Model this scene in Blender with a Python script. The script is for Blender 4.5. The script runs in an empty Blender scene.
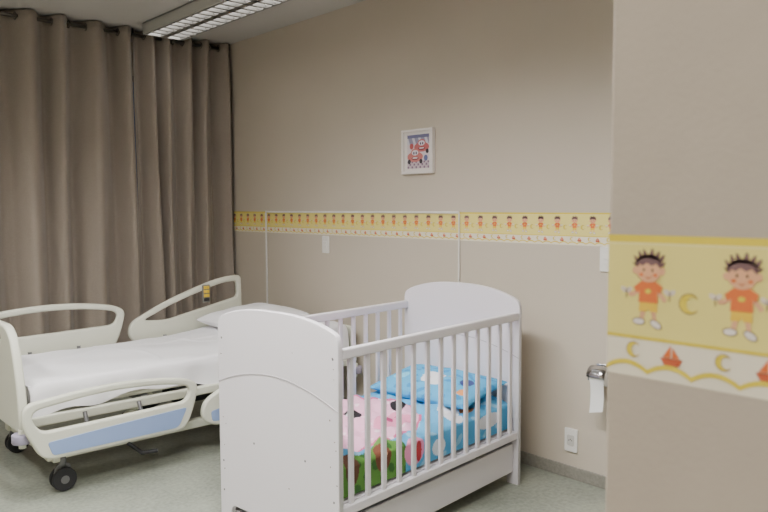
import bpy, bmesh, math, random
from mathutils import Vector, Matrix
random.seed(4)
scene=bpy.context.scene
D=bpy.data

# ------------------------------------------------------------------ materials
def srgb(c):
    return tuple(((x/255)/12.92 if x/255<=.04045 else ((x/255+.055)/1.055)**2.4) for x in c)+(1,)
def mat(name,col,rough=.6,metal=0,noise=0,nscale=8,bump=0,bscale=60,emit=0,col2=None,spec=.5,sheen=0):
    m=D.materials.new(name); m.use_nodes=True; nt=m.node_tree; b=nt.nodes['Principled BSDF']
    c=srgb(col); b.inputs['Base Color'].default_value=c
    b.inputs['Roughness'].default_value=rough; b.inputs['Metallic'].default_value=metal
    b.inputs['Specular IOR Level'].default_value=spec
    if sheen: b.inputs['Sheen Weight'].default_value=sheen
    tc=nt.nodes.new('ShaderNodeTexCoord')
    if noise or col2:
        n=nt.nodes.new('ShaderNodeTexNoise'); n.inputs['Scale'].default_value=nscale; n.inputs['Detail'].default_value=6
        nt.links.new(tc.outputs['Object'],n.inputs['Vector'])
        r=nt.nodes.new('ShaderNodeValToRGB'); r.color_ramp.elements[0].position=.35; r.color_ramp.elements[1].position=.65
        c2=srgb(col2) if col2 else tuple(x*(1-noise) for x in c[:3])+(1,)
        r.color_ramp.elements[0].color=c2; r.color_ramp.elements[1].color=c
        nt.links.new(n.outputs['Fac'],r.inputs['Fac']); nt.links.new(r.outputs['Color'],b.inputs['Base Color'])
    if bump:
        n=nt.nodes.new('ShaderNodeTexNoise'); n.inputs['Scale'].default_value=bscale; n.inputs['Detail'].default_value=4
        nt.links.new(tc.outputs['Object'],n.inputs['Vector'])
        bp=nt.nodes.new('ShaderNodeBump'); bp.inputs['Strength'].default_value=bump; bp.inputs['Distance'].default_value=.004
        nt.links.new(n.outputs['Fac'],bp.inputs['Height']); nt.links.new(bp.outputs['Normal'],b.inputs['Normal'])
    if emit:
        b.inputs['Emission Color'].default_value=c; b.inputs['Emission Strength'].default_value=emit
    return m
def vcol_mat(name,rough=.8):
    m=D.materials.new(name); m.use_nodes=True; nt=m.node_tree; b=nt.nodes['Principled BSDF']
    a=nt.nodes.new('ShaderNodeVertexColor'); a.layer_name='Col'
    nt.links.new(a.outputs['Color'],b.inputs['Base Color']); b.inputs['Roughness'].default_value=rough
    return m

M_wall=mat('wall_paint',(201,191,176),.75,noise=.03,nscale=1.5,bump=.12,bscale=120)
M_wall2=mat('wall_paint_partition',(188,176,162),.8,noise=.04,nscale=14,bump=.15,bscale=110)
M_ceil=mat('ceiling_paint',(200,197,192),.85,noise=.03,nscale=2)
M_base=mat('baseboard_granilite',(150,147,138),.5,noise=.2,nscale=60)
M_curt=mat('curtain_fabric',(160,149,138),.85,noise=.08,nscale=120,bump=.3,bscale=300,sheen=.2)
M_crib=mat('crib_white_lacquer',(222,218,224),.4)
M_bedpl=mat('bed_cream_plastic',(212,213,198),.45)
M_blue=mat('bed_blue_inset',(140,162,205),.5)
M_sheet=mat('white_sheet',(238,237,241),.85,noise=.03,nscale=5,bump=.3,bscale=14)
M_dark=mat('dark_rubber',(38,38,42),.6)
M_grey=mat('grey_metal',(120,120,122),.4,metal=.6)
M_scuff=mat('crib_scuff',(110,92,84),.7)
M_purple=mat('bumper_grey_violet',(150,145,165),.5)
M_chrome=mat('chrome',(200,200,205),.15,metal=1)
M_white=mat('white_plastic',(238,236,232),.4)
M_frame=mat('picture_frame_white',(235,230,225),.4)
M_gold=mat('control_yellow',(225,190,50),.5)
M_paper=mat('tissue_paper',(240,240,240),.9)
M_fix=mat('fixture_white_metal',(190,190,186),.4)
M_louv=mat('louvre_aluminium',(150,148,145),.4,metal=.5)
M_tube=mat('lamp_tube',(255,250,240),.4,emit=2.2)
M_rod=mat('rod_metal',(110,105,100),.35,metal=.8)
M_glass=mat('window_night_glass',(90,110,150),.2,emit=.06)
M_vc=vcol_mat('printed_cotton')
M_vcp=vcol_mat('printed_paper',.5)

# floor : speckled grey green terrazzo
M_floor=D.materials.new('floor_granilite'); M_floor.use_nodes=True
nt=M_floor.node_tree; b=nt.nodes['Principled BSDF']; tc=nt.nodes.new('ShaderNodeTexCoord')
v=nt.nodes.new('ShaderNodeTexNoise'); v.inputs['Scale'].default_value=45; v.inputs['Detail'].default_value=8
n2=nt.nodes.new('ShaderNodeTexNoise'); n2.inputs['Scale'].default_value=3; n2.inputs['Detail'].default_value=4
r=nt.nodes.new('ShaderNodeValToRGB'); r.color_ramp.elements[0].position=.3; r.color_ramp.elements[1].position=.7
r.color_ramp.elements[0].color=srgb((114,120,110)); r.color_ramp.elements[1].color=srgb((166,170,157))
mx=nt.nodes.new('ShaderNodeMath'); mx.operation='MULTIPLY_ADD'; mx.inputs[1].default_value=.45
mm=nt.nodes.new('ShaderNodeMath'); mm.operation='MULTIPLY'; mm.inputs[1].default_value=.55
nt.links.new(tc.outputs['Object'],v.inputs['Vector']); nt.links.new(tc.outputs['Object'],n2.inputs['Vector'])
nt.links.new(v.outputs['Fac'],mm.inputs[0]); nt.links.new(n2.outputs['Fac'],mx.inputs[0]); nt.links.new(mm.outputs[0],mx.inputs[2])
nt.links.new(mx.outputs[0],r.inputs['Fac']); nt.links.new(r.outputs['Color'],b.inputs['Base Color'])
b.inputs['Roughness'].default_value=.34

# ------------------------------------------------------------------ helpers
def link(o,parent=None):
    scene.collection.objects.link(o)
    if parent: o.parent=parent
    return o
def empty(name,loc=(0,0,0),rz=0):
    e=D.objects.new(name,None); e.location=loc; e.rotation_euler=(0,0,rz); e.empty_display_size=.1
    return link(e)
def finish(me,name,parent,m,bevel=0,smooth=False,seg=2):
    if m: me.materials.append(m)
    o=D.objects.new(name,me); link(o,parent)
    if smooth:
        for p in me.polygons: p.use_smooth=True
    if bevel:
        md=o.modifiers.new('bevel','BEVEL'); md.width=bevel; md.segments=seg; md.limit_method='ANGLE'
    return o
def box(name,parent,lo,hi,m,bevel=0.004):
    bm=bmesh.new(); bmesh.ops.create_cube(bm,size=1)
    for vv in bm.verts:
        vv.co=Vector([ (lo[i]+hi[i])/2+vv.co[i]*(hi[i]-lo[i]) for i in range(3)])
    me=D.meshes.new(name); bm.to_mesh(me); bm.free()
    return finish(me,name,parent,m,bevel)
def cyl(name,parent,p0,p1,r,m,seg=24,r2=None,bevel=0):
    p0=Vector(p0);p1=Vector(p1);d=p1-p0
    bm=bmesh.new(); bmesh.ops.create_cone(bm,cap_ends=True,segments=seg,radius1=r,radius2=r if r2 is None else r2,depth=d.length)
    q=d.to_track_quat('Z','Y').to_matrix().to_4x4()
    bmesh.ops.transform(bm,matrix=Matrix.Translation((p0+p1)/2)@q,verts=bm.verts)
    me=D.meshes.new(name); bm.to_mesh(me); bm.free()
    o=finish(me,name,parent,m,bevel)
    for p in me.polygons: p.use_smooth=len(p.vertices)==4
    return o
def tube(name,parent,pts,r,m,closed=False):
    cu=D.curves.new(name,'CURVE'); cu.dimensions='3D'; cu.bevel_depth=r; cu.bevel_resolution=3
    s=cu.splines.new('POLY'); s.points.add(len(pts)-1)
    for i,p in enumerate(pts): s.points[i].co=(*p,1)
    s.use_cyclic_u=closed
    t=D.objects.new('tmp',cu); link(t)
    me=D.meshes.new_from_object(t.evaluated_get(bpy.context.evaluated_depsgraph_get()))
    D.objects.remove(t); me.name=name; me.materials.clear()
    return finish(me,name,parent,m,0,True)
def rounded(pts,rad,n=7):
    out=[];N=len(pts)
    for i in range(N):
        p=Vector(pts[i]);a=Vector(pts[i-1]);c=Vector(pts[(i+1)%N])
        rr=rad[i] if isinstance(rad,(list,tuple)) else rad
        if rr<=0: out.append(tuple(p)); continue
        r1=min(rr,(a-p).length*.49); r2=min(rr,(c-p).length*.49)
        s=p+(a-p).normalized()*r1; e=p+(c-p).normalized()*r2
        for k in range(n+1):
            t=k/n; q=s*(1-t)**2+p*2*t*(1-t)+e*t*t; out.append(tuple(q))
    return out
def plate(name,parent,outline,holes,thick,m,plane='XZ',off=0,bevel=.004):
    """extruded outline with holes. plane XZ: coords (x,z), thickness along y, centre off. YZ: coords (y,z), thickness along x"""
    cu=D.curves.new(name,'CURVE'); cu.dimensions='2D'; cu.fill_mode='BOTH'; cu.extrude=thick/2-bevel; cu.bevel_depth=bevel; cu.bevel_resolution=2; cu.offset=-bevel
    for loop in [outline]+holes:
        s=cu.splines.new('POLY'); s.points.add(len(loop)-1)
        for i,p in enumerate(loop): s.points[i].co=(p[0],p[1],0,1)
        s.use_cyclic_u=True
    t=D.objects.new('tmp',cu); link(t)
    me=D.meshes.new_from_object(t.evaluated_get(bpy.context.evaluated_depsgraph_get()))
    D.objects.remove(t); me.name=name; me.materials.clear()
    if plane=='XZ': mt=Matrix(((1,0,0,0),(0,0,-1,off),(0,1,0,0),(0,0,0,1)))
    else: mt=Matrix(((0,0,1,off),(1,0,0,0),(0,1,0,0),(0,0,0,1)))
    me.transform(mt)
    return finish(me,name,parent,m)
def grid(name,parent,f,nu,nv,m,col=None,smooth=True,close=False):
    vs=[];fs=[]
    for i in range(nu+1):
        for j in range(nv+1): vs.append(f(i/nu,j/nv))
    for i in range(nu):
        for j in range(nv):
            a=i*(nv+1)+j; fs.append((a,a+nv+1,a+nv+2,a+1))
    me=D.meshes.new(name); me.from_pydata(vs,[],fs); me.update()
    if col:
        ca=me.color_attributes.new('Col','FLOAT_COLOR','POINT')
        k=0
        for i in range(nu+1):
            for j in range(nv+1):
                ca.data[k].color=srgb(col(i/nu,j/nv)); k+=1
    return finish(me,name,parent,m,0,smooth)

# ------------------------------------------------------------------ room
XR=3.385; YC=5.69; YW=5.86; ZC=2.94; XL=-1.6; YB=-1.6
def room_box(n,lo,hi,m,bv=0): return box(n,None,lo,hi,m,bv)
room_box('floor',(XL-.1,YB-.1,-.1),(XR+.12,YW+.12,0),M_floor)
room_box('ceiling',(XL-.1,YB-.1,ZC),(XR+.12,YW+.12,ZC+.1),M_ceil)
room_box('wall_right',(XR,YB,0),(XR+.12,YW+.12,ZC),M_wall)
room_box('wall_left',(XL-.1,YB-.1,0),(XL,YW+.12,ZC),M_wall)
room_box('wall_rear',(XL,YB-.1,0),(XR+.12,YB,ZC),M_wall)
# window wall with opening
wx0,wx1,wz0,wz1=-.6,2.9,.9,2.6
ww=empty('wall_window')
box('wall_below',ww,(XL,YW,0),(XR,YW+.12,wz0),M_wall,0)
box('wall_above',ww,(XL,YW,wz1),(XR,YW+.12,ZC),M_wall,0)
box('wall_side_a',ww,(XL,YW,wz0),(wx0,YW+.12,wz1),M_wall,0)
box('wall_side_b',ww,(wx1,YW,wz0),(XR,YW+.12,wz1),M_wall,0)
wn=empty('window_1')
box('glass',wn,(wx0,YW+.06,wz0),(wx1,YW+.07,wz1),M_glass,0)
for i in range(5):
    x=wx0+(wx1-wx0)*i/4
    box('mullion_%d'%i,wn,(max(wx0,x-.025),YW+.04,wz0),(min(wx1,x+.025),YW+.09,wz1),M_grey,.003)
box('sill_frame',wn,(wx0,YW+.04,wz0),(wx1,YW+.09,wz0+.05),M_grey,.003)
box('head_frame',wn,(wx0,YW+.04,wz1-.05),(wx1,YW+.09,wz1),M_grey,.003)
box('baseboard_right',None,(XR-.012,YB,0),(XR,YW,.07),M_base,.003)
box('baseboard_window',None,(XL,YW-.012,0),(XR-.012,YW,.07),M_base,.003)
# near partition
XF=.828; YF=.481
room_box('wall_partition',(XF,YB,0),(XF+.16,YF,ZC),M_wall2,0.004)

# ------------------------------------------------------------------ wallpaper border (flat printed strip, real layers)
BM={}
def bmat(k,c): BM[k]=mat('border_'+k,c,.6)
bmat('base',(238,230,210)); bmat('yellow',(236,223,134)); bmat('deep',(229,207,68)); bmat('skin',(234,178,138))
bmat('hair',(128,98,100)); bmat('orange',(228,118,62)); bmat('short',(240,200,66)); bmat('shoe',(236,228,222))
bmat('line',(150,118,84)); bmat('boat',(200,96,62)); bmat('dots',(50,38,38)); bmat('pale',(228,214,200)); bmat('butter',(240,228,160))
keys=list(BM)
def border(name,X,y0,y1,zt,ph):
    """runs from y0 (left, larger) to y1"""
    bm=bmesh.new(); L=y0-y1
    def poly(pts,k,layer):
        pts=[(min(max(s,0),L),h) for s,h in pts]
        if max(p[0] for p in pts)-min(p[0] for p in pts)<1e-5: return
        vs=[bm.verts.new((X-.0006-.00035*layer,y0-s,zt-h)) for s,h in pts]
        try:
            f=bm.faces.new(vs); f.material_index=keys.index(k)
        except ValueError: pass
    def ell(s,h,a,b_,k,layer,n=16,rot=0):
        poly([(s+a*math.cos(t)*math.cos(rot)-b_*math.sin(t)*math.sin(rot),h+a*math.cos(t)*math.sin(rot)+b_*math.sin(t)*math.cos(rot)) for t in [2*math.pi*i/n for i in range(n)]],k,layer)
    def strip(h0,h1,k,l): poly([(0,h0),(L,h0),(L,h1),(0,h1)],k,l)
    strip(0,.176,'base',0); strip(0,.1265,'yellow',1); strip(0,.009,'deep',2); strip(.009,.0115,'butter',2); strip(.1245,.1285,'deep',2)
    per=.0547; st=.0015 if L<2 else .004
    n=int(L/st)
    def wv(s): return .1645-.010*abs(math.sin(math.pi*(s+ph)/per))**.8+.004
    for i in range(n):
        a=i*st;b2=a+st
        poly([(a,wv(a)-.003),(b2,wv(b2)-.003),(b2,wv(b2)+.003),(a,wv(a)+.003)],'deep',2)
    P=.1094
    k=0; s=ph-P
    while s<L+P:
        if -0.03<s<L+.03:
            def E(ds,h,a,b_,kk,l,**kw):
                if 0<=s+ds<=L: ell(s+ds,h,a,b_,kk,l,**kw)
            def PL(pts,kk,l):
                if 0<=s<=L: poly([(s+a,h) for a,h in pts],kk,l)
            PL([(-.009,.09),(-.003,.09),(-.006,.104),(-.012,.104)],'skin',3)
            PL([(.009,.09),(.003,.09),(.006,.104),(.011,.104)],'skin',3)
            E(-.012,.106,.0085,.0048,'line',3); E(-.012,.106,.0072,.0037,'shoe',4)
            E(.010,.108,.0085,.0048,'line',3,rot=.5); E(.010,.108,.0072,.0037,'shoe',4,rot=.5)
            PL([(-.012,.062),(-.0225,.072),(-.020,.076),(-.010,.070)],'skin',3)
            PL([(.012,.062),(.0205,.074),(.017,.077),(.010,.070)],'skin',3)
            E(-.023,.073,.003,.003,'skin',4); E(.020,.077,.003,.003,'skin',4)
            PL([(-.011,.079),(.011,.079),(.012,.093),(.002,.093),(0,.089),(-.002,.093),(-.012,.093)],'short',4)
            PL([(-.008,.055),(.008,.055),(.018,.062),(.015,.070),(.0115,.068),(.0125,.082),(-.0125,.082),(-.0115,.068),(-.015,.071),(-.019,.064)],'orange',5)
            E(0,.068,.004,.003,'deep',6)
            E(-.0170,.043,.004,.0045,'skin',5); E(.0170,.043,.004,.0045,'skin',5)
            E(0,.0345,.0168,.0115,'hair',5)
            # tousled locks
            for (qx,qh,dx,dh,wd) in ((-.013,.030,-.006,-.005,.004),(-.009,.027,-.004,-.008,.004),(-.003,.025,-.004,-.008,.0042),(.003,.025,.001,-.009,.0042),(.008,.026,.005,-.007,.004),(.013,.029,.006,-.006,.004),(.015,.034,.005,-.002,.003),(-.015,.034,-.005,-.001,.003)):
                PL([(qx-wd,qh+.003),(qx+dx-.001,qh+dh),(qx+dx+.0015,qh+dh+.0005),(qx+wd,qh+.003)],'hair',5)
            E(0,.0435,.0158,.0138,'skin',6)
            PL([(-.0152,.040),(-.013,.032),(-.006,.0285),(.006,.0285),(.013,.032),(.0152,.040),(.010,.034),(.004,.037),(-.002,.0335),(-.008,.0375),(-.011,.035)],'hair',7)
            E(-.0055,.042,.0012,.0019,'dots',8); E(.0055,.042,.0012,.0019,'dots',8)
            E(-.009,.048,.0028,.002,'orange',7); E(.009,.048,.0028,.002,'orange',7)
            PL([(-.005,.049),(0,.0535),(.005,.049),(0,.0515)],'boat',8)
        def crescent(c,h,r,l):
            if not (0<=c-r and c+r<=L): return
            def cr(R,q):
                o=[]
                for i in range(15):
                    t=math.radians(40+280*i/14); o.append((c+R*math.cos(t),h+R*math.sin(t)))
                for i in range(15):
                    t=math.radians(320-280*i/14); o.append((c+q+R*.76*math.cos(t)*.8,h+R*.8*math.sin(t)))
                return o
            for (R,kk,ll) in ((r,'line',l),(r*.9,'deep',l+1)):
                oo=cr(R,R*.32)
                for i in range(14): poly([oo[i],oo[i+1],oo[28-i],oo[29-i]],kk,ll)
        crescent(s+.0505,.079,.0125,3)
        for dd in (-.0290,.0265):
            c=s+dd
            if .01<c<L-.01:
                ell(c-.003,.068,.0050,.0030,'pale',3,rot=.6); ell(c+.003,.068,.0050,.0030,'pale',3,rot=-.6)
                ell(c,.075,.0008,.0040,'line',3)
        crescent(s-.018,.142,.0100,3)
        c=s+.0305
        if .02<c<L-.02:
            poly([(c-.014,.147),(c+.014,.147),(c+.009,.1555),(c-.009,.1555)],'boat',3)
            poly([(c-.001,.131),(c-.001,.146),(c-.011,.146)],'orange',3)
            poly([(c+.001,.133),(c+.010,.146),(c+.001,.146)],'orange',3)
        s+=P; k+=1
    me=D.meshes.new(name); bm.to_mesh(me); bm.free()
    for kk in keys: me.materials.append(BM[kk])
    o=D.objects.new(name,me); link(o); return o
border('wallpaper_border',XR,YC,1.2,1.464,.02)
border('wallpaper_border',XF,YF-.001,-.6,1.464,YF-.4263)

# ------------------------------------------------------------------ curtains
ROD_Z=2.885
def curtain(name,x0,x1,seed,nf,amp=.052):
    rnd=random.Random(seed); e=empty(name)
    W=x1-x0
    def f(u,v):
        z=.04+(2.928-.04)*v
        t=u*nf
        k=1-v
        wob=.7*math.sin(t*1.7+seed)*k+.45*math.sin(t*.61+2*seed)*k+.35*math.sin(t*2.9+seed)
        y=YC+ amp*math.sin(2*math.pi*t+wob*1.5) + .022*math.sin(4*math.pi*t+seed+2*v)*k+.008*math.sin(9*v+t*2)
        q=min(1,4*u,4*(1-u))
        x=x0+W*u+ .018*math.sin(2*math.pi*t*1.0+1.3)*k*q + .01*math.sin(3*v+t)*q
        return (x,y,z)
    o=grid('fabric',e,f,nf*24,40,M_curt)
    md=o.modifiers.new('s','SOLIDIFY'); md.thickness=.003
    for i in range(1,2*nf):
        x=x0+W*i/(2*nf)
        bm=bmesh.new()
        R=.026;r_=.005
        vs=[]
        for a in range(20):
            row=[]
            for c in range(8):
                A=2*math.pi*a/20;C=2*math.pi*c/8
                row.append(bm.verts.new((x+r_*math.sin(C),YC+(R+r_*math.cos(C))*math.cos(A),ROD_Z+(R+r_*math.cos(C))*math.sin(A))))
            vs.append(row)
        for a in range(20):
            for c in range(8):
                bm.faces.new((vs[a][c],vs[(a+1)%20][c],vs[(a+1)%20][(c+1)%8],vs[a][(c+1)%8]))
        me=D.meshes.new('eyelet_%d'%i); bm.to_mesh(me); bm.free(); finish(me,'eyelet_%d'%i,e,M_rod,0,True)
    return e
curtain('curtain',-.75,2.493,1,13,.078)
curtain('curtain',2.496,3.345,3,5,.062)
cr=empty('curtain_rod')
cyl('rod',cr,(-1.0,YC,ROD_Z),(3.36,YC,ROD_Z),.014,M_rod)
for i,x in enumerate((-.9,.9,2.4945,3.365)):
    box('bracket_%d'%i,cr,(x-.001 if i==2 else x-.004,YC-.01,ROD_Z),(x+.001 if i==2 else x+.004,YC+.01,ZC),M_rod,0)

# ------------------------------------------------------------------ ceiling light fixtures
def fixture(name,x0,x1,y0,y1,power):
    e=empty(name,((x0+x1)/2,(y0+y1)/2,ZC)); w=(x1-x0)/2; l=(y1-y0)/2; H=.085
    box('housing_top',e,(-w,-l,-.01),(w,l,0),M_fix,.001)
    box('side_a',e,(-w,-l,-H),(-w+.012,l,0),M_fix,.001)
    box('side_b',e,(w-.012,-l,-H),(w,l,0),M_fix,.001)
    box('end_a',e,(-w,-l,-H),(w,-l+.012,0),M_fix,.001)
    box('end_b',e,(-w,l-.012,-H),(w,l,0),M_fix,.001)
    bm=bmesh.new()
    def bx(lo,hi):
        r_=bmesh.ops.create_cube(bm,size=1)
        for vv in r_['verts']: vv.co=Vector([(lo[i]+hi[i])/2+vv.co[i]*(hi[i]-lo[i]) for i in range(3)])
    n=int(2*l/.10)
    for i in range(1,n):
        y=-l+2*l*i/n; bx((-w+.012,y-.012,-H),(w-.012,y+.012,-H+.024))
    bx((-.025,-l+.01,-H),(.025,l-.01,-H+.03))
    bx((-w+.012,-l+.01,-H),(-w+.03,l-.01,-H+.02)); bx((w-.03,-l+.01,-H),(w-.012,l-.01,-H+.02))
    me=D.meshes.new('louvre'); bm.to_mesh(me); bm.free(); finish(me,'louvre',e,M_louv)
    for k,x in enumerate((-w*.5,w*.5)):
        cyl('tube_%d'%k,e,(x,-l+.03,-.028),(x,l-.03,-.028),.013,M_tube,12)
    ld=D.lights.new(name+'_lamp','AREA'); ld.shape='RECTANGLE'; ld.size=2*w-.03; ld.size_y=2*l-.04; ld.energy=power; ld.color=(1,.98,.95)
    lo=D.objects.new('lamp',ld); lo.location=(0,0,-.046); link(lo,e)
fixture('ceiling_light',2.49,2.83,3.1,5.5,7)
fixture('ceiling_light',.95,1.31,.9,3.3,340)
fixture('ceiling_light',-.6,-.24,-1.2,1.2,95)
fixture('ceiling_light',-.6,-.24,2.6,5.0,135)

# ------------------------------------------------------------------ wall bits
def plateobj(name,y,z,kind):
    e=empty(name,(XR,y,z))
    ol=rounded([(-.04,-.065),(.04,-.065),(.04,.065),(-.04,.065)],.008)
    plate('cover',e,ol,[],.01,M_white,'YZ',-.006,.002)
    if kind=='switch':
        box('rocker_a',e,(-.016,-.02,-.024),(-.010,.02,-.002),M_white,.002)
        box('rocker_b',e,(-.016,-.02,.002),(-.010,.02,.024),M_white,.002)
    else:
        plate('socket',e,rounded([(-.022,-.03),(.022,-.03),(.022,.03),(-.022,.03)],.012),[],.006,mat('socket_grey',(205,203,198),.4),'YZ',-.012,.001)
        for k,(a,b2) in enumerate(((-.009,0),(.009,0),(0,.006))):
            cyl('pin_%d'%k,e,(-.0165,a,b2),(-.014,a,b2),.003,M_dark,10)
plateobj('light_switch',4.345,1.215,'switch')
plateobj('light_switch',1.97,1.222,'switch')
plateobj('wall_outlet',2.17,.215,'outlet')
ct=empty('cable_duct')
xx=XR-.014
box('duct_top',ct,(xx,2.99,1.456),(XR-.0045,5.16,1.470),M_white,.002)
box('duct_drop_a',ct,(xx,5.148,.07),(XR-.0045,5.164,1.456),M_white,.002)
box('duct_drop_b',ct,(xx,2.986,.07),(XR-.0045,2.995,1.456),M_white,.002)

# picture
pf=empty('framed_picture',(XR,3.345,1.860))
W2,H2=.143,.145
for nm,lo,hi in (('frame_top',(-.03,-W2,H2-.016),(-.001,W2,H2)),('frame_bottom',(-.03,-W2,-H2),(-.001,W2,-H2+.016)),
                 ('frame_a',(-.03,-W2,-H2+.016),(-.001,-W2+.016,H2-.016)),('frame_b',(-.03,W2-.016,-H2+.016),(-.001,W2,H2-.016))):
    box(nm,pf,lo,hi,M_frame,.003)
box('backing',pf,(-.012,-W2+.016,-H2+.016),(-.001,W2-.016,H2-.016),M_frame,0)
def artcol(u,v):
    c=(222,212,216)
    if v>.72: c=(150,148,172)
    if v>.72 and math.sin(u*22+v*9)>.35: c=(215,212,222)
    if v>.90: c=(110,110,145)
    if v<.22: c=(205,190,198)
    if v<.22 and math.sin(u*34)*math.sin(v*40)>.2: c=(140,115,140)
    def car(cx,cy,s,col,dark):
        nonlocal c
        x=(u-cx)/s; y=(v-cy)/s
        if (x/1.0)**2+((y-.02)/.42)**2<1: c=col
        if (x/.55)**2+((y-.32)/.38)**2<1: c=col
        if (x/.42)**2+((y-.36)/.22)**2<1: c=(232,228,235)
        if ((x+.15)/.09)**2+((y-.33)/.12)**2<1 or ((x-.15)/.09)**2+((y-.33)/.12)**2<1: c=(60,60,90)
        if (x/.45)**2+((y+.10)/.14)**2<1: c=dark
        if (x/.33)**2+((y+.07)/.06)**2<1: c=(240,235,235)
        if ((x+.75)/.2)**2+((y+.36)/.2)**2<1 or ((x-.75)/.2)**2+((y+.36)/.2)**2<1: c=(50,45,55)
    car(.66,.62,.34,(195,105,105),(125,60,68))
    car(.36,.34,.36,(202,122,118),(135,70,75))
    if (u-.85)**2+(v-.3)**2<.008: c=(100,110,155)
    if (u-.2)**2+(v-.66)**2<.008: c=(190,90,90)
    return c
aw,ah=.100,.110
grid('print',pf,lambda u,v:(-.0135,aw-2*aw*u,-ah+2*ah*v),120,120,M_vcp,artcol,False)

# toilet paper holder (chrome, screwed to wall)
tp=empty('toilet_paper_holder',(XR,1.95,.62)); tp.scale=(.95,.8,.95)
box('back_plate',tp,(-.008,-.03,-.02),(0,.09,.05),M_chrome,.002)
box('arm_a',tp,(-.10,.078,-.03),(-.004,.086,.035),M_chrome,.002)
cyl('spindle',tp,(-.07,.088,-.005),(-.07,-.06,-.005),.010,M_chrome,12)
cyl('roll',tp,(-.07,.065,-.005),(-.07,-.045,-.005),.048,M_paper,32,bevel=.004)
def flap(u,v):
    a=math.pi*(.0+.62*u); return (-.07-.056*math.cos(a),-.05+.13*v,-.005+.056*math.sin(a))
o=grid('cover_flap',tp,flap,14,3,M_chrome); md=o.modifiers.new('s','SOLIDIFY'); md.thickness=.002
grid('loose_sheet',tp,lambda u,v:(-.118+.012*math.sin(3*u),-.036+.095*v,-.005-.18*u-.02*v*u),8,4,M_paper)

# ------------------------------------------------------------------ crib
ang=math.radians(5.5)
CL,CW=1.367,.80
crib=empty('baby_crib',(1.747,2.1755,0),ang)
def endpanel(nm,x0,pk):
    top=[]
    n=24
    for i in range(n+1):
        y=.045+(CW-.09)*i/n; t=(y-CW/2)/(CW/2)
        top.append((y,pk-(pk-.995)*abs(t)**2.6))
    left=rounded([(0,.90),(0,.99),(.045,top[0][1])],[0,.045,0])
    right=[(CW-a,b2) for a,b2 in reversed(left)]
    ol=[(0,0),]+left+top[1:-1]+right+[(CW,0),(CW-.07,0),(CW-.075,.06)]+rounded([(CW-.075,.06),(CW-.09,.12),(.09,.12),(.075,.06)],[0,.03,.03,0])[1:-1]+[(.075,.06),(.07,0)]
    plate(nm,crib,ol,[],.026,M_crib,'YZ',x0+.013,.004)
endpanel('end_panel_foot',0.0,1.055)
endpanel('end_panel_head',CL-.026,1.07)
M_seam=mat('crib_groove_shadow',(172,167,173),.6)
def seam(nm,x):
    pts=[]
    for i in range(31):
        y=.003+(CW-.006)*i/30; t=(y-CW/2)/(CW/2)
        pts.append((x,y,.775-.085*t*t))
    tube(nm,crib,pts,.0019,M_seam)
seam('panel_groove_a',-.0003); seam('panel_groove_b',CL+.0003); seam('panel_groove_c',CL-.0257)
for k,(y,z) in enumerate(((.03,.90),(.03,.32),(.03,.22),(CW-.03,.90),(CW-.03,.32),(CW-.03,.18),(.2,.45),(.54,.45))):
    cyl('screw_cap_%d'%k,crib,(-.001,y,z),(.002,y,z),.005,M_grey,12)
rs=random.Random(21)
for k in range(16):   # chips and scuffs of the lacquer on the outer face / edges
    y=rs.choice([rs.uniform(.006,.05),rs.uniform(CW-.06,CW-.008),rs.uniform(.1,.6)]); z=rs.uniform(.15,.95)
    a=rs.uniform(.0015,.0045); b2=rs.uniform(.001,.0035)
    plate('scuff_%d'%k,crib,[(y+a*math.cos(t)*rs.uniform(.7,1.3),z+b2*math.sin(t)*rs.uniform(.7,1.3)) for t in [2*math.pi*i/9 for i in range(9)]],[],.001,M_scuff,'YZ',-.0003,.0001)
for side,y in (('front',.018),('back',CW-.018)):
    box('top_rail_'+side,crib,(.026,y-.016,.895),(CL-.026,y+.016,.938),M_crib,.006)
    box('bottom_rail_'+side,crib,(.026,y-.014,.255),(CL-.026,y+.014,.295),M_crib,.005)
    nb=13
    for i in range(nb):
        x=.026+(CL-.052)*(i+.6)/(nb+.2)
        box('bar_%s_%d'%(side,i),crib,(x-.0135,y-.007,.29),(x+.0135,y+.007,.90),M_crib,.004)
box('drawer_front',crib,(.03,.03,.07),(CL-.03,.046,.225),M_crib,.004)
box('drawer_back',crib,(.03,CW-.046,.07),(CL-.03,CW-.03,.225),M_crib,.004)
box('drawer_base',crib,(.03,.046,.075),(CL-.03,CW-.046,.085),M_crib,.001)
box('mattress_base',crib,(.03,.034,.27),(CL-.03,CW-.034,.30),M_crib,.003)
WHITE=(232,232,236);BLUE=(88,170,216);PINK=(230,174,202);GREEN=(90,142,58)
def inside(x,y,cx,cy,a,b2): return ((x-cx)/a)**2+((y-cy)/b2)**2<1
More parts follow.
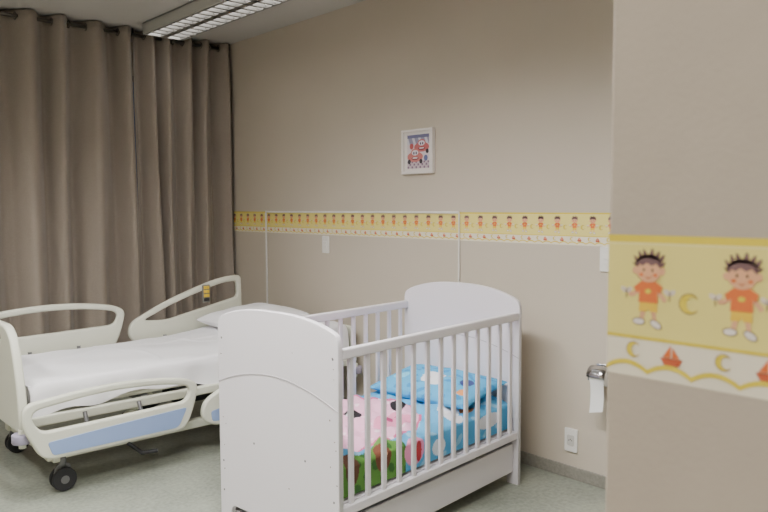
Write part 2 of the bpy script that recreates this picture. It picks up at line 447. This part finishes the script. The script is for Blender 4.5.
def quilt(x,y):
    c=BLUE
    if math.sin(x*38+2.5*math.sin(y*21))*math.sin(y*31+1.5*math.sin(x*17))>.72: c=(142,196,224)
    if inside(x,y,.86,.06,.06,.07) or inside(x,y,.92,.12,.05,.06): c=WHITE
    if inside(x,y,1.0,.06,.05,.03): c=(205,120,70)
    if inside(x,y,.42,.43,.46,.395): 
        c=PINK
        if not inside(x,y,.42,.43,.445,.38): c=(205,95,140)
        gx=(x*100)%9-4.5; gy=(y*100+(int(x*100/9)%2)*4.5)%9-4.5
        if gx*gx+gy*gy<1.6: c=(244,214,228)
    if inside(x,y,.52,.45,.09,.045): c=(28,24,30)
    if inside(x,y,.54,.465,.02,.013): c=WHITE
    if inside(x,y,.80,.36,.045,.04): c=(28,24,30)
    if inside(x,y,.60,.21,.12,.075):
        c=(222,140,174)
        if inside(x,y,.565,.21,.02,.022) or inside(x,y,.635,.21,.02,.022): c=(170,60,110)
    if y<.035+.02*math.sin(x*25) and x<.44: 
        c=GREEN
        if math.sin(x*60)*math.sin(y*55+x*20)>.4: c=(50,100,40)
    if inside(x,y,.29,-.03,.05,.07): c=(112,62,42)
    if inside(x,y,.10,-.03,.04,.08): c=(95,60,42)
    if inside(x,y,.30,-.02,.018,.025): c=(225,180,150)
    if inside(x,y,.50,-.06,.07,.07): c=(228,150,185)
    if inside(x,y,.53,-.07,.02,.05): c=(180,50,60)
    if inside(x,y,.68,-.09,.05,.04): c=(225,232,240)
    if inside(x,y,1.1,-.06,.10,.04): c=(235,235,240)
    return c
mx0,mx1,my0,my1=.034,CL-.034,.042,CW-.042
tot=(my1-my0)+2*.145
def mf(u,v):
    s=v*tot-.145 ; x=mx0+(mx1-mx0)*u
    zt=.458
    w=my1-my0
    puff=.016*math.sin(x*16+1)*math.sin(s*19)+.010*math.sin(x*37+s*23)+.006*math.sin(x*61-s*34)
    edge=min(1,max(0,(min(x-mx0,mx1-x))/.03))
    if s<0:
        k=min(1,-s/.03); return (x,my0+.012*(1-k)**2-.0,zt+s-.012*(1-k)-(1-edge)*.01)
    if s>w:
        k=min(1,(s-w)/.03); return (x,my1-.012*(1-k)**2,zt-(s-w)-.012*(1-k)-(1-edge)*.01)
    k=min(1,min(s,w-s)/.06)
    return (x,my0+.012+(w-.024)*s/w,zt-.012+.022*math.sin(k*math.pi/2)+puff*k*edge-(1-edge)*.012)
grid('printed_quilt',crib,mf,320,220,M_vc,lambda u,v: quilt(mx0+(mx1-mx0)*u-.02,v*tot-.145))
box('mattress_core',crib,(mx0+.004,my0+.02,.30),(mx1-.004,my1-.02,.42),M_sheet,.01)
def pillow(name,parent,cx,cy,cz,lx,ly,h,m,rot=(0,0,0),col=None,n=60,seed=0):
    mt=Matrix.Translation((cx,cy,cz))@Matrix.Rotation(rot[2],4,'Z')@Matrix.Rotation(rot[1],4,'Y')@Matrix.Rotation(rot[0],4,'X')
    def sh(a): return (1-abs(a)**2.6)
    def f(sign):
        def g(u,v):
            a=2*u-1;b2=2*v-1
            hh=h/2*(max(0,sh(a)*sh(b2)))**.45
            pin=1-.07*(1-abs(b2)**2)*abs(a)**3; pin2=1-.07*(1-abs(a)**2)*abs(b2)**3
            wr=.006*math.sin(7*a+3*b2+seed)*math.sin(5*b2-2*a)*(1-a*a)*(1-b2*b2)
            p=mt@Vector((a*lx/2*pin,b2*ly/2*pin2,sign*hh+wr*2)); return tuple(p)
        return g
    grid(name+'_top',parent,f(1),n,n,m,col); grid(name+'_under',parent,f(-1),n,n,m,col)
def pcol(u,v):
    c=(78,168,216)
    if math.sin(u*24+2*math.sin(v*13))*math.sin(v*26+2*math.sin(u*15))>.6: c=(50,138,196)
    if inside(u,v,.45,.50,.17,.11) or inside(u,v,.34,.44,.12,.07): c=WHITE
    if inside(u,v,.55,.46,.04,.02) or inside(u,v,.42,.54,.03,.015): c=(200,60,60)
    if inside(u,v,.60,.38,.05,.03): c=(235,190,90)
    if inside(u,v,.35,.80,.12,.07): c=(120,205,235)
    if inside(u,v,.50,.18,.10,.06): c=(60,70,130)
    if inside(u,v,.25,.12,.08,.05): c=(225,150,90)
    return c
pillow('crib_pillow',crib,1.125,.385,.528,.40,.66,.11,M_vc,(0,math.radians(-9),0),pcol,100)

# ------------------------------------------------------------------ hospital bed
bed=empty('hospital_bed',(1.08,3.84,0))
fo=rounded([(.02,.36),(1.0,.36),(.98,.60),(.86,.895),(.16,.895),(.04,.60)],[.05,.05,.2,.12,.12,.2])
fh=rounded([(.30,.79),(.72,.79),(.70,.845),(.32,.845)],.025)
plate('foot_board',bed,fo,[fh],.045,M_bedpl,'YZ',-.01,.012)
plate('head_board',bed,rounded([(.08,.36),(.94,.36),(.92,.64),(.10,.64)],.06),[],.04,M_bedpl,'YZ',2.23,.01)
for k,(x,y) in enumerate(((-.02,.03),(-.02,.97),(2.2,.05),(2.2,.95))):
    cyl('bumper_%d'%k,bed,(x,y,.315),(x,y,.365),.05,M_purple,24,bevel=.008)
    cyl('bumper_pin_%d'%k,bed,(x,y,.29),(x,y,.385),.018,M_bedpl,16)
for k,y in enumerate((.14,.86)):
    box('base_rail_%d'%k,bed,(.12,y-.03,.16),(2.08,y+.03,.21),M_bedpl,.008)
for k,x in enumerate((.14,2.0)):
    box('base_cross_%d'%k,bed,(x,.08,.155),(x+.06,.92,.205),M_bedpl,.008)
for k,(x,y) in enumerate(((.19,.09),(.19,.91),(2.03,.12),(2.03,.88))):
    for q,dy in enumerate((-.022,.022)):
        cyl('caster_wheel_%d_%d'%(k,q),bed,(x,y+dy-.012,.0635),(x,y+dy+.012,.0635),.063,M_dark,28,bevel=.006)
        cyl('caster_hub_%d_%d'%(k,q),bed,(x,y+dy-.014,.0635),(x,y+dy+.014,.0635),.022,M_grey,20)
    cyl('caster_stem_%d'%k,bed,(x,y,.11),(x,y,.20),.018,M_grey,14)
    plate('caster_hood_%d'%k,bed,rounded([(x-.05,.07),(x+.05,.07),(x+.035,.145),(x-.035,.145)],.025),[],.018,M_grey,'XZ',y,.003)
for k,y in enumerate((.22,.78)):
    for q,(xa,xb) in enumerate(((.45,.75),(1.75,1.45))):
        tube('lift_arm_%d_%d'%(k,q),bed,[(xa,y,.19),(xb,y,.40)],.022,M_bedpl)
cyl('actuator_a',bed,(.7,.5,.2),(1.2,.5,.36),.03,M_dark,16)
cyl('actuator_b',bed,(1.5,.45,.2),(1.15,.45,.36),.028,M_grey,16)
box('motor_box',bed,(1.0,.38,.24),(1.3,.62,.34),M_dark,.02)
for k,y in enumerate((.07,.93)):
    box('deck_rail_%d'%k,bed,(.03,y-.02,.375),(2.2,y+.02,.425),M_bedpl,.008)
for k in range(8):
    x=.05+k*.29
    box('deck_cross_%d'%k,bed,(x,.09,.39),(x+.05,.91,.43),M_grey,.004)
box('deck_panel_seat',bed,(.06,.10,.435),(1.10,.90,.465),M_bedpl,.008)
def ztop(x): 
    return .60 if x<1.0 else .60+.115*(1-math.cos(min(1,(x-1.0)/.5)*math.pi/2))*.35+max(0,x-1.5)*.06
def deck(u,v):
    x=1.10+1.06*u; return (x,.12+.76*v,ztop(x)-.125)
o=grid('deck_panel_back',bed,deck,16,2,M_bedpl); md=o.modifiers.new('s','SOLIDIFY'); md.thickness=.02
a0,a1=.04,2.16; b0,b1=.09,.93
tw=(b1-b0)+.22
def bedf(u,v):
    x=a0+(a1-a0)*u; s=v*tw-.11; w=b1-b0; zt=ztop(x)
    e=min(1,min(x-a0,a1-x)/.05); drop=.03*(1-e)**2
    wr=.004*math.sin(9*x+14*s)+.003*math.sin(23*x-11*s)+.006*math.exp(-((s-.35-.3*math.sin(2*x))/.02)**2)*.8+.007*math.exp(-((x-.75-.08*math.sin(6*s))/.015)**2)+.006*math.exp(-((x-1.25-.1*math.sin(5*s+1))/.012)**2)
    r_=.035
    if s<0:
        t=-s; ln=t*(.145+.018*math.sin(x*7)+.012*math.sin(x*19))/.11
        k=min(1,t/.03)
        return (x,b0+r_*.5*(1-math.sin(k*math.pi/2))-.010-.012*math.sin(x*24)*t/.11,zt-.008*k-ln-drop)
    if s>w:
        t=s-w; return (x,b1-r_*.5*(1-min(1,t/.03))+.004,zt-.012-t-drop)
    k=min(1,min(s,w-s)/.05)
    return (x,b0+r_*.5+(w-r_)*s/w-.010*(1-k),zt-.008*(1-k)**2+wr*k-drop)
grid('sheet_covered_mattress',bed,bedf,220,110,M_sheet)
def core(u,v):
    x=a0+(a1-a0)*u
    yy=[(b0+.02,-.02),(b1-.02,-.02),(b1-.02,-.115),(b0+.02,-.115),(b0+.02,-.02)]
    k=min(3,int(v*4)); t=v*4-k
    y=yy[k][0]*(1-t)+yy[k+1][0]*t; z=yy[k][1]*(1-t)+yy[k+1][1]*t
    return (x,y,ztop(x)+z)
grid('mattress_core',bed,core,30,4,M_sheet,None,False)
def capf(xc):
    return lambda u,v:(xc,b0+.01+(b1-b0-.02)*u,ztop(xc)-.11+.08*v)
grid('mattress_end_a',bed,capf(a0+.001),2,2,M_sheet); grid('mattress_end_b',bed,capf(a1-.001),2,2,M_sheet)
pillow('pillow',bed,1.70,.60,.712,.58,.60,.14,M_sheet,(0,math.radians(-4),math.radians(2)),None,50,2)

def rail_foot(nm,y,zb,out):
    ol=rounded([(-.045,.20),(-.03,.305),(.35,.342),(.64,.332),(.86,.295),(.925,.25),(.885,.10),(.835,0),(.05,0)],[.06,.06,.25,.25,.08,.05,.06,.06,.07])
    hl=rounded([(.005,.220),(.02,.267),(.35,.303),(.64,.293),(.83,.262),(.87,.235),(.845,.165),(.45,.155),(.05,.150)],[.03,.04,.2,.2,.06,.03,.04,.2,.04])
    ol=[(a+.0,b2+zb) for a,b2 in ol]; hl=[(a,b2+zb) for a,b2 in hl]
    plate(nm,bed,ol,[hl],.038,M_bedpl,'XZ',y,.012)
    bi=rounded([(.10,.022),(.79,.022),(.845,.130),(.45,.115),(.075,.095)],[.02,.03,.02,.2,.02])
    plate(nm+'_inset',bed,[(a,b2+zb) for a,b2 in bi],[],.006,M_blue,'XZ',y+out*.019,.002)
def rail_head(nm,y,zb,out,x0):
    ol=rounded([(-.03,.06),(-.01,.16),(.28,.30),(.68,.425),(.87,.435),(.875,.10),(.80,0),(.05,0)],[.06,.06,.2,.15,.04,.06,.06,.05])
    hl=rounded([(.08,.165),(.32,.270),(.70,.385),(.83,.390),(.835,.27),(.55,.21),(.25,.15)],[.04,.2,.12,.03,.03,.2,.06])
    plate(nm,bed,[(a+x0,b2+zb) for a,b2 in ol],[[(a+x0,b2+zb) for a,b2 in hl]],.038,M_bedpl,'XZ',y,.012)
    bi=rounded([(.04,.03),(.78,.03),(.82,.21),(.50,.155),(.03,.095)],[.02,.03,.03,.2,.02])
    plate(nm+'_inset',bed,[(a+x0,b2+zb) for a,b2 in bi],[],.006,M_blue,'XZ',y+out*.019,.002)
rail_foot('side_rail_foot_near',-.03,.22,-1)
rail_head('side_rail_head_near',-.03,.20,-1,.965)
rail_foot('side_rail_foot_far',.985,.545,1)
rail_head('side_rail_head_far',.985,.55,1,.965)
for k,(x,y,za,zb_) in enumerate(((.3,-.01,.24,.40),(.6,-.01,.24,.40),(1.2,-.01,.24,.40),(1.5,-.01,.24,.40),(.3,.965,.40,.60),(.6,.965,.40,.60),(1.2,.965,.40,.60),(1.5,.965,.40,.60))):
    ya=.05 if y<.5 else .95
    tube('rail_arm_%d'%k,bed,[(x,ya,.41),(x,y+(.012 if y<.5 else -.0),(.41+za)/2 if y<.5 else .5),(x,y,za+.05 if y<.5 else zb_)],.012,M_grey)
box('control_pad',bed,(1.50,.955,.80),(1.56,.968,.93),mat('pad_grey',(120,120,115),.5),.004)
for k in range(4):
    box('control_key_%d'%k,bed,(1.508,.950,.81+k*.03),(1.552,.956,.832+k*.03),M_gold if k in(1,2,3) else M_dark,.002)
tube('brake_pedal',bed,[(.55,.14,.17),(.60,.02,.12),(.68,.0,.12)],.012,M_dark)

# ------------------------------------------------------------------ world
w=D.worlds.new('world'); scene.world=w; w.use_nodes=True
w.node_tree.nodes['Background'].inputs[0].default_value=(.5,.55,.65,1); w.node_tree.nodes['Background'].inputs[1].default_value=.1

# ------------------------------------------------------------------ camera
cam=D.cameras.new('camera'); co=D.objects.new('camera',cam); link(co)
cam.sensor_width=36; cam.lens=720/768*36
az=math.radians(42.5); th=math.atan(49.2/720); ro=math.radians(.26)
fw=Vector((math.sin(az)*math.cos(th),math.cos(az)*math.cos(th),-math.sin(th)))
rt=Vector((math.cos(az),-math.sin(az),0)); up=rt.cross(fw)
r2=rt*math.cos(ro)-up*math.sin(ro); u2=r2.cross(fw)
m3=Matrix((r2,u2,-fw)).transposed()
co.matrix_world=Matrix.Translation((0,0,1.5))@m3.to_4x4()
cam.clip_start=.05
cam.dof.use_dof=True; cam.dof.focus_distance=3.6; cam.dof.aperture_fstop=6
scene.camera=co
